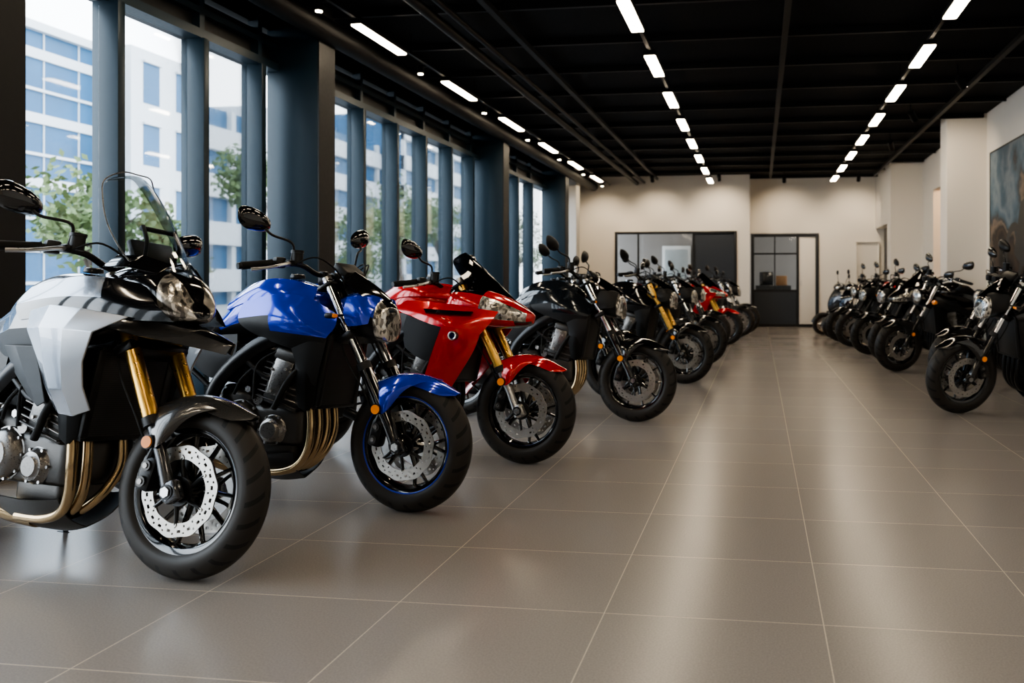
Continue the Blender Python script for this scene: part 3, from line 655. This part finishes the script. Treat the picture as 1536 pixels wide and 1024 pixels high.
# ------------------------------------------------------------------ room
def floor_mat():
    m,nt,b=newmat('floor_tiles'); N=nt.nodes; L=nt.links
    tc=N.new('ShaderNodeTexCoord'); mp=N.new('ShaderNodeMapping'); mp.inputs['Location'].default_value=(1.175+.685*10+.0,-2.72+.6*20,0)
    L.new(tc.outputs['Object'],mp.inputs['Vector'])
    br=N.new('ShaderNodeTexBrick'); br.offset=0; br.squash=1
    br.inputs['Scale'].default_value=1; br.inputs['Brick Width'].default_value=.685; br.inputs['Row Height'].default_value=.6
    br.inputs['Mortar Size'].default_value=.0022; br.inputs['Mortar Smooth'].default_value=.2
    br.inputs['Color1'].default_value=(.285,.258,.235,1); br.inputs['Color2'].default_value=(.310,.281,.256,1); br.inputs['Mortar'].default_value=(.60,.52,.41,1)
    L.new(mp.outputs['Vector'],br.inputs['Vector'])
    nz=N.new('ShaderNodeTexNoise'); nz.inputs['Scale'].default_value=.8; nz.inputs['Detail'].default_value=2; L.new(tc.outputs['Object'],nz.inputs['Vector'])
    n2=N.new('ShaderNodeTexNoise'); n2.inputs['Scale'].default_value=160; n2.inputs['Detail'].default_value=3; L.new(tc.outputs['Object'],n2.inputs['Vector'])
    mx=N.new('ShaderNodeMixRGB'); mx.blend_type='MULTIPLY'; mx.inputs[0].default_value=.5
    cr=N.new('ShaderNodeValToRGB'); cr.color_ramp.elements[0].position=.3; cr.color_ramp.elements[0].color=(.6,.6,.6,1); cr.color_ramp.elements[1].position=.7
    L.new(n2.outputs['Fac'],cr.inputs[0]); L.new(br.outputs['Color'],mx.inputs[1]); L.new(cr.outputs[0],mx.inputs[2])
    L.new(mx.outputs[0],b.inputs['Base Color'])
    mr=N.new('ShaderNodeMapRange'); mr.inputs['To Min'].default_value=.23; mr.inputs['To Max'].default_value=.27
    L.new(nz.outputs['Fac'],mr.inputs['Value']); L.new(mr.outputs['Result'],b.inputs['Roughness'])
    inv=N.new('ShaderNodeMath'); inv.operation='SUBTRACT'; inv.inputs[0].default_value=1; L.new(br.outputs['Fac'],inv.inputs[1])
    bp=N.new('ShaderNodeBump'); bp.inputs['Strength'].default_value=.5; bp.inputs['Distance'].default_value=.002
    L.new(inv.outputs[0],bp.inputs['Height']); L.new(bp.outputs['Normal'],b.inputs['Normal'])
    return m
M['floor']=floor_mat()
M['wall']=pm('wall_cream_paint',(.70,.66,.60),.8,bump=.2,bscale=80,var=.02)
M['ceil']=pm('ceiling_black_paint',(.003,.003,.0035),.85,var=.1,spec=.15)
M['duct']=pm('duct_black_metal',(.005,.005,.0055),.5,.2,spec=.25)
M['teal']=pm('window_frame_blue_grey',(.010,.028,.044),.40,.2)
M['dk']=pm('dark_column_paint',(.012,.013,.014),.5,spec=.35)
M['wg']=glass('window_glass',(.96,.98,.99),mn=.01)
M['strip']=pm('led_diffuser',(1.,.83,.61),.5,emit=20)
M['spot']=pm('spot_lens',(1.,.86,.62),.5,emit=25)
def bx(name,lo,hi,mat,bev=0):
    p=Part(); p.box([(a+b)/2 for a,b in zip(lo,hi)],tuple(b-a for a,b in zip(lo,hi)),mat,bev=bev); return p.obj(name)
YB=21.3; H=3.62; XR=3.4; XL=-4.5; Y0=-4
bx('floor',(XL-.2,Y0,-.12),(XR+2.0,YB+3.2,0),'floor')
bx('ceiling',(XL-.2,Y0,H),(XR+2.0,YB+3.2,H+.15),'ceil')
bx('wall_rear',(XL-.2,Y0-.15,0),(XR+2,Y0,H),'wall')
def bb(lo,hi,mat,bev=0): p.box([(a+b)/2 for a,b in zip(lo,hi)],tuple(b-a for a,b in zip(lo,hi)),mat,bev=bev)
bx('wall_right',(XR,Y0,0),(XR+.15,15.9,H),'wall'); bx('wall_right_end',(XR,17.8,0),(XR+.15,YB,H),'wall'); bx('wall_right_lintel',(XR,15.9,2.9),(XR+.15,17.8,H),'wall')
bx('column_right',(2.82,13.72,0),(XR,14.2,H),'wall')
bx('column_right',(2.74,18.9,0),(XR,19.4,H),'wall')
bx('wall_right_return',(2.74,19.4,2.35),(XR,YB,H),'wall')
bx('door_2',(2.80,19.45,0),(2.86,20.3,2.3),'dk',.003)
M['warm']=pm('warm_wood_panel',(.30,.15,.06),.6,var=.3,bscale=6)
p=Part(); bb((XR+1.6,15.5,0),(XR+1.7,18.2,H),'warm'); 
for z in (.5,1.1,1.7,2.3): bb((XR+1.2,15.8,z),(XR+1.6,17.9,z+.04),'warm')
for k in range(18): bb((XR+1.3,15.85+.115*k,.54+.6*(k%4)),(XR+1.5,15.93+.115*k,.54+.6*(k%4)+random.uniform(.15,.4)),['red','white','gblk','amber'][k%4],.01)
p.obj('display_shelf')
p=Part(); bb((XR+.15,15.4,0),(XR+1.7,15.5,H),'wall'); bb((XR+.15,18.2,0),(XR+1.7,18.3,H),'wall'); p.obj('wall_side_room')
YL=20.6
bx('wall_back',(XL,YL,0),(-3.45,YL+.12,H),'wall'); bx('wall_back_pier',(-.53,YL,0),(-.23,YL+.12,H),'wall'); bx('wall_back_header',(-3.45,YL,2.29),(-.53,YL+.12,H),'wall'); bx('wall_back_sill',(-3.45,YL,0),(-.53,YL+.12,.95),'wall')
bx('wall_back_return',(-.35,YL+.12,0),(-.23,YB,H),'wall')
bx('wall_back_lintel',(-.23,YB,2.27),(XR,YB+.12,H),'wall'); bx('wall_back_right',(1.42,YB,0),(XR,YB+.12,2.27),'wall')
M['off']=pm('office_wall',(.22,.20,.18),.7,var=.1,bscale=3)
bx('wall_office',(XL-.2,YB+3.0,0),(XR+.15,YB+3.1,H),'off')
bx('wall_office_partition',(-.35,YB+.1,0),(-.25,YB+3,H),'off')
p=Part()
def ff(x0,x1,z0,z1,y,w,mat):
    bb((x0,y-.03,z0),(x0+w,y+.05,z1),mat,.003); bb((x1-w,y-.03,z0),(x1,y+.05,z1),mat,.003); bb((x0+w,y-.03,z1-w),(x1-w,y+.05,z1),mat,.003); bb((x0+w,y-.03,z0),(x1-w,y+.05,z0+w),mat,.003)
ff(-3.45,-.53,.95,2.29,YL,.06,'dk'); bb((-2.9,YL-.02,1.01),(-2.86,YL+.04,2.23),'dk'); bb((-1.58,YL-.02,1.01),(-1.52,YL+.04,2.23),'dk')
M['panel']=pm('blue_grey_panel',(.022,.028,.038),.5)
bb((-1.52,YL,1.01),(-.59,YL+.03,2.23),'panel'); bb((-3.39,YL+.01,1.01),(-1.58,YL+.02,2.23),'wg')
p.obj('interior_window')
p=Part(); bb((-2.7,YB+2.85,0),(-1.9,YB+2.95,2.1),'white',.01); bb((-2.62,YB+2.83,1.2),(-1.98,YB+2.85,2.0),'wg'); p.obj('office_cabinet')
p=Part(); bb((-3.3,YB+1.0,.72),(-1.6,YB+1.7,.76),'warm',.005)
for x in (-3.25,-1.7):
    for y in (YB+1.05,YB+1.6): bb((x,y,0),(x+.05,y+.05,.72),'dk')
bb((-2.8,YB+1.3,.76),(-2.6,YB+1.4,.78),'dk'); bb((-2.71,YB+1.34,.78),(-2.69,YB+1.36,.9),'dk'); bb((-3.0,YB+1.33,.86),(-2.4,YB+1.36,1.2),'gblk',.005); p.obj('office_desk')
p=Part()
ff(-.20,1.41,0,2.25,YB-.01,.07,'dk'); bb((.88,YB-.03,.0),(.94,YB+.03,2.18),'dk',.003); bb((-.13,YB-.01,0),(.88,YB+.03,.85),'panel'); bb((-.13,YB-.02,.85),(.88,YB+.04,.90),'dk'); bb((-.13,YB,1.75),(.88,YB+.03,1.79),'dk')
bb((.35,YB,.9),(.38,YB+.03,2.18),'dk'); bb((-.13,YB+.01,.90),(.88,YB+.02,2.18),'wg'); bb((.95,YB+.0,.01),(1.33,YB+.04,2.17),'wall',.004); bb((.98,YB-.04,1.0),(1.0,YB,1.12),'alu')
p.obj('door_1')
p=Part(); bb((-.1,YB+1.2,0),(.8,YB+1.6,1.0),'dk',.01); bb((.0,YB+1.3,1.0),(.35,YB+1.5,1.35),'gblk',.01); bb((.42,YB+1.3,1.0),(.7,YB+1.5,1.25),'warm',.01); p.obj('reception_counter')
p=Part()
ff(2.28,2.82,.95,2.05,YB-.06,.02,'wall'); bb((2.30,YB-.02,.97),(2.80,YB-.001,2.03),'wall'); p.obj('wall_access_panel')
bx('baseboard_back',(1.41,YB-.015,0),(2.74,YB,.09),'dk'); bx('baseboard_right',(XR-.015,Y0+.05,0),(XR,13.72,.09),'dk')
bx('baseboard_rear',(XL+.3,Y0,0),(XR-.02,Y0+.015,.09),'dk')
def mural():
    m,nt,b=newmat('mural_print'); N=nt.nodes; L=nt.links
    tc=N.new('ShaderNodeTexCoord'); s=N.new('ShaderNodeSeparateXYZ'); L.new(tc.outputs['Object'],s.inputs[0])
    nz=N.new('ShaderNodeTexNoise'); nz.inputs['Scale'].default_value=1.3; nz.inputs['Detail'].default_value=9; L.new(tc.outputs['Object'],nz.inputs['Vector'])
    a=N.new('ShaderNodeMath'); a.operation='MULTIPLY_ADD'; a.inputs[1].default_value=1.3; L.new(nz.outputs['Fac'],a.inputs[0]); 
    z=N.new('ShaderNodeMath'); z.operation='MULTIPLY_ADD'; z.inputs[1].default_value=.32; z.inputs[2].default_value=-.80; L.new(s.outputs['Z'],z.inputs[0]); L.new(z.outputs[0],a.inputs[2])
    cr=N.new('ShaderNodeValToRGB'); e=cr.color_ramp.elements; e[0].position=.18; e[0].color=(.010,.008,.007,1); e[1].position=.85; e[1].color=(.045,.09,.13,1)
    for q,col in ((.30,(.07,.045,.032,1)),(.38,(.014,.013,.014,1)),(.46,(.20,.15,.11,1)),(.52,(.03,.036,.045,1)),(.62,(.07,.12,.16,1)),(.72,(.16,.20,.23,1))):
        x=e.new(q); x.color=col
    L.new(a.outputs[0],cr.inputs[0]); L.new(cr.outputs[0],b.inputs['Base Color']); b.inputs['Roughness'].default_value=.6; b.inputs['Specular IOR Level'].default_value=.25
    return m
M['mural']=mural()
# printed riding-motorcycle silhouette is part of the mural panel
p=Part(); bb((XR-.03,6.5,.85),(XR,13.4,2.96),'mural',.003); bb((XR-.035,13.4,.83),(XR,13.43,2.98),'dk'); bb((XR-.035,6.5,2.96),(XR,13.43,2.98),'dk')
def disc_on_wall(y,z,r0,r1,mat):
    V=[];F=[];n=40
    for i in range(n):
        a=2*math.pi*i/n
        for r in (r0,r1): V.append((XR-.0325,y+r*math.cos(a),z+r*math.sin(a)))
    for i in range(n): F.append((2*i,2*i+1,2*((i+1)%n)+1,2*((i+1)%n)))
    p.add(V,F,mat)
def poly_wall(pts,mat,o=.032): p.add([(XR-o,y,z) for y,z in pts],[tuple(range(len(pts)))],mat)
disc_on_wall(12.2,1.45,.30,.42,'blk'); disc_on_wall(10.4,1.45,.30,.42,'blk')
poly_wall([(12.2,1.45),(11.9,2.1),(11.6,2.2),(11.1,2.25),(10.6,2.05),(10.0,2.15),(10.2,1.9),(10.8,1.6),(11.4,1.2),(11.9,1.3)],'blk',.0335)
poly_wall([(11.75,2.15),(11.5,2.35),(11.35,2.75),(11.15,2.9),(10.95,2.75),(10.7,2.45),(10.55,2.1),(11.1,2.15)],'warm',.0335)
p.obj('wall_mural',recalc=False)
# ---- left glazing
Gz0,Gz1=.12,3.05
p=Part(); bb((XL-.2,Y0,0),(XL+.06,YL,Gz0),'teal'); bb((XL-.2,Y0,Gz1),(XL+.03,YL,3.33),'dk'); bb((XL-.2,Y0,3.38),(XL+.03,YL,H),'dk')
bb((XL-.02,Y0,Gz1-.05),(XL+.12,YL,Gz1+.02),'teal'); bb((XL-.02,Y0,3.20),(XL+.10,YL,3.25),'teal')
p.obj('wall_left')
mul=[-3.1,-2.1,-1.1,-.1,.9,1.9,2.9,3.62,5.42,6.35,7.16,9.15,10.05,10.97,11.93,12.88,14.5,15.4,16.4,18.3]
colsY=[3.93,7.43,13.2,17.6]
for y in mul:
    p=Part(); bb((XL-.06,y-.035,Gz0),(XL+.14,y+.035,Gz1-.05),'teal',.004); bb((XL,y-.03,Gz1+.02),(XL+.10,y+.03,H),'teal'); p.obj('trim_mullion')
for i,y in enumerate(colsY):
    p=Part(); bb((XL+.001,y,0),(-4.0,y+.30,H),'teal',.006); bb((-4.0,y+.0,0),(-3.985,y+.30,H),'dk'); p.obj('column_left' )
p=Part(); bb((XL,18.95,0),(-4.05,19.35,H),'wall'); bb((XL-.2,19.35,0),(XL+.03,YL,H),'wall'); p.obj('column_white')
ed=sorted([(y-.035,y+.035) for y in mul]+[(y,y+.30) for y in colsY]+[(Y0,Y0+.01),(18.95,19.3)])
k=0
for a,b_ in zip(ed[:-1],ed[1:]):
    if b_[0]-a[1]>.12:
        k+=1; bx('window_%d'%k,(XL-.012,a[1],Gz0),(XL-.004,b_[0],Gz1-.05),'wg')
# ---- ceiling services
p=Part()
for y in [k*1.2+.5 for k in range(-3,18)]: bb((XL+.1,y-.02,H-.07),(XR-.05,y+.02,H-.0),'duct')
for x in (-2.4,.25,2.6): bb((x-.03,Y0+.1,H-.12),(x+.03,YL-.2,H-.07),'duct')
p.tube([(-3.95,Y0+.2,3.38),(-3.95,YL-.1,3.38)],.11,'duct',n=20,res=1)
p.tube([(-2.9,Y0+.2,3.44),(-2.9,YL-.1,3.44)],.05,'duct',n=12,res=1); p.tube([(-2.72,Y0+.2,3.46),(-2.72,YL-.1,3.46)],.03,'duct',n=12,res=1)
for y in range(-3,20,2): p.cyl((-3.95,y,3.38),(-3.95,y,H),.008,'duct',n=6)
p.obj('ceiling_ducts')
def row(name,x,ys,ln,w,spots=()):
    global p
    p=Part()
    bb((x-.018,Y0+.2,3.40),(x+.018,YL-.1,3.43),'duct')
    for y in [Y0+.5+2*k for k in range(12)]: p.cyl((x,y,3.42),(x,y,H),.005,'duct',n=6)
    for y in ys:
        bb((x-w/2-.008,y-ln/2-.01,3.355),(x+w/2+.008,y+ln/2+.01,3.40),'duct',.003); bb((x-w/2,y-ln/2,3.34),(x+w/2,y+ln/2,3.356),'strip',.002)
    for y in spots:
        p.cyl((x-.1,y,3.33),(x-.1,y,3.42),.035,'duct'); p.cyl((x-.1,y,3.322),(x-.1,y,3.33),.028,'spot'); bb((x-.1,y-.01,3.40),(x,y+.01,3.42),'duct')
    p.obj(name)
row('linear_ceiling_light',-3.55,[7.77+2.2*k for k in range(-5,6)],1.0,.09,[9.0+2.2*k for k in range(-3,6)])
row('linear_ceiling_light',-1.10,[7.40+1.72*k for k in range(-6,8)],.85,.11)
row('linear_ceiling_light',1.63,[7.40+1.72*k for k in range(-6,8)],.85,.11)
for i,(x,y,tx,ty,tz,en) in enumerate(((-2.4,19.4,-2.4,20.6,2.2,42),(-.9,19.4,-.9,20.6,2.4,42),(.55,19.9,.6,21.3,2.2,42),(2.2,19.9,2.2,21.3,2.2,42),(-3.6,19.4,-3.7,20.6,2.0,42),(2.2,15.2,2.9,17.8,2.4,40),(2.1,12.6,3.1,13.9,2.4,40),(2.3,10.6,3.4,11.4,1.9,22))):
    p=Part(); p.cyl((x,y,3.40),(x,y,H),.01,'duct',n=8); p.tube([(x,y,3.46),(x+(tx-x)*.08,y+(ty-y)*.08,3.36)],.045,'duct',n=16,res=1); p.tube([(x+(tx-x)*.08,y+(ty-y)*.08,3.358),(x+(tx-x)*.082,y+(ty-y)*.082,3.354)],.034,'spot',n=16,res=1); p.obj('ceiling_spotlight')
    l=bpy.data.lights.new('spot_lamp','SPOT'); l.energy=en; l.color=(1,.82,.60); l.spot_size=rad(95); l.spot_blend=.9; l.shadow_soft_size=.04
    o=bpy.data.objects.new('spot_lamp',l); COL.objects.link(o); s_=Vector((x+(tx-x)*.1,y+(ty-y)*.1,3.33)); o.location=s_
    o.rotation_euler=(Vector((tx,ty,tz))-s_).to_track_quat('-Z','Y').to_euler()
for nm,loc,e,c_ in (('side_room_lamp',(XR+.9,16.8,3.2),60,(1,.65,.35)),('office_lamp',(-2.2,YB+1.4,3.2),30,(1,.9,.78)),('reception_lamp',(.5,YB+1.2,3.2),6,(1,.85,.65))):
    l=bpy.data.lights.new(nm,'POINT'); l.energy=e; l.color=c_; l.shadow_soft_size=.12; o=bpy.data.objects.new(nm,l); o.location=loc; COL.objects.link(o)

# ------------------------------------------------------------------ exterior
M['pave']=pm('street_paving',(.30,.30,.30),.8,var=.15,bscale=2)
M['bglass']=pm('facade_blue_glass',(.026,.095,.19),.45,0,coat=.12,var=.45,bscale=.35,spec=.3)
M['bwhite']=pm('facade_white_panel',(.50,.52,.54),.6,var=.05,bscale=1)
M['leaf']=pm('tree_leaves',(.085,.125,.04),.6,var=.4,bscale=3); M['bark']=pm('tree_bark',(.08,.06,.045),.8,bump=.5)
bx('ground_street',(-70,-30,-.3),(XL-.2,110,-.14),'pave')
p=Part()
XF=-30
def facade(y0,y1,h,kind,xf):
    bb((xf-8,y0,-.2),(xf,y1,h),'bglass' if kind!='white' else 'bwhite')
    if kind=='glass':
        z=1.0; n=0
        while z<h: bb((xf,y0,z),(xf+.12,y1,z+(.42 if n%2 else .12)),'bwhite'); z+=1.35; n+=1
        y=y0
        while y<y1: bb((xf,y,-.2),(xf+.05,y+.05,h),'bwhite'); y+=1.9
        bb((xf-8,y0,h),(xf+.3,y1,h+.35),'bwhite')
    elif kind=='white':
        z=.8
        while z<h-2:
            y=y0+.8
            while y<y1-1.2: bb((xf-.02,y,z),(xf+.02,y+1.1,z+1.9),'bglass'); bb((xf,y-.06,z+1.9),(xf+.15,y+1.16,z+2.0),'bwhite'); y+=2.3
            z+=2.9
    else:
        z=.6
        while z<h: bb((xf,y0,z),(xf+.5,y1,z+1.25),'bwhite'); z+=2.6
        y=y0
        while y<y1: bb((xf,y,-.2),(xf+.3,y+.4,h),'bwhite'); y+=4
facade(8,35.5,11.6,'glass',XF); facade(36,41.5,12.0,'white',XF+1.5); facade(41.5,47,10.8,'band',XF); facade(47.2,54,11.5,'white',XF+1); facade(55,72,13,'band',XF-3); facade(72,104,16,'band',XF-1)
p.obj('office_building')
def tree(x,y,h,r,n=1500):
    p=Part(); random.seed(int(x*10+y))
    p.tube([(0,0,-.14),(.05,.03,h*.3),(-.03,.05,h*.6)],[.10,.07,.04],'bark',n=10)
    cl=[]
    for k in range(14):
        a=random.uniform(0,6.28); rr=r*random.uniform(.15,.75); z=h*random.uniform(.42,.9); c=Vector((rr*math.cos(a),rr*math.sin(a),z)); cl.append((c,r*random.uniform(.3,.5)))
        p.tube([(0,0,h*.35),c*.5+Vector((0,0,h*.22)),c],[.04,.02,.010],'bark',n=6,res=3)
    V=[];F=[]
    for i in range(n):
        c,q=random.choice(cl); d=Vector((random.gauss(0,1),random.gauss(0,1),random.gauss(0,.8))).normalized()*q*random.uniform(.5,1.05)
        o=c+d; u=Vector((random.uniform(-1,1),random.uniform(-1,1),random.uniform(-1,1))).normalized()*.10; w=u.orthogonal().normalized()*.055
        b=len(V); V+= [o-u,o+w,o+u,o-w]; F.append((b,b+1,b+2,b+3))
    p.add(V,F,'leaf'); p.obj('street_tree',(x,y,0),recalc=False)
for t in ((-14,16.5,3.7,1.6),(-15,24.5,5.6,1.4),(-15,20.3,3.0,1.3),(-16,37,6,2.4),(-17,45,6,2.4),(-15,31.5,4,1.8),(-16,56,6,2.5),(-16,68,6,2.6)): tree(*t)

w=bpy.data.worlds.new('overcast_sky'); scene.world=w; w.use_nodes=True; nt=w.node_tree; bg=nt.nodes['Background']
tc=nt.nodes.new('ShaderNodeTexCoord'); s=nt.nodes.new('ShaderNodeSeparateXYZ'); cr=nt.nodes.new('ShaderNodeValToRGB')
nt.links.new(tc.outputs['Generated'],s.inputs[0]); nt.links.new(s.outputs['Z'],cr.inputs[0]); nt.links.new(cr.outputs[0],bg.inputs['Color'])
cr.color_ramp.elements[0].color=(.94,.97,1,1); cr.color_ramp.elements[1].color=(.70,.84,1,1)
bg.inputs['Strength'].default_value=4.8

# ------------------------------------------------------------------ camera
cd=bpy.data.cameras.new('camera'); cam=bpy.data.objects.new('camera',cd); COL.objects.link(cam); scene.camera=cam
cd.sensor_width=36; cd.lens=1300/1536*36; cd.shift_x=-184/1536; cd.shift_y=-87/1536
cam.location=(0,0,1.05); cam.rotation_euler=(rad(90),0,rad(8.2))
cd.dof.use_dof=True; cd.dof.focus_distance=3.7; cd.dof.aperture_fstop=3.2
cd.clip_end=300
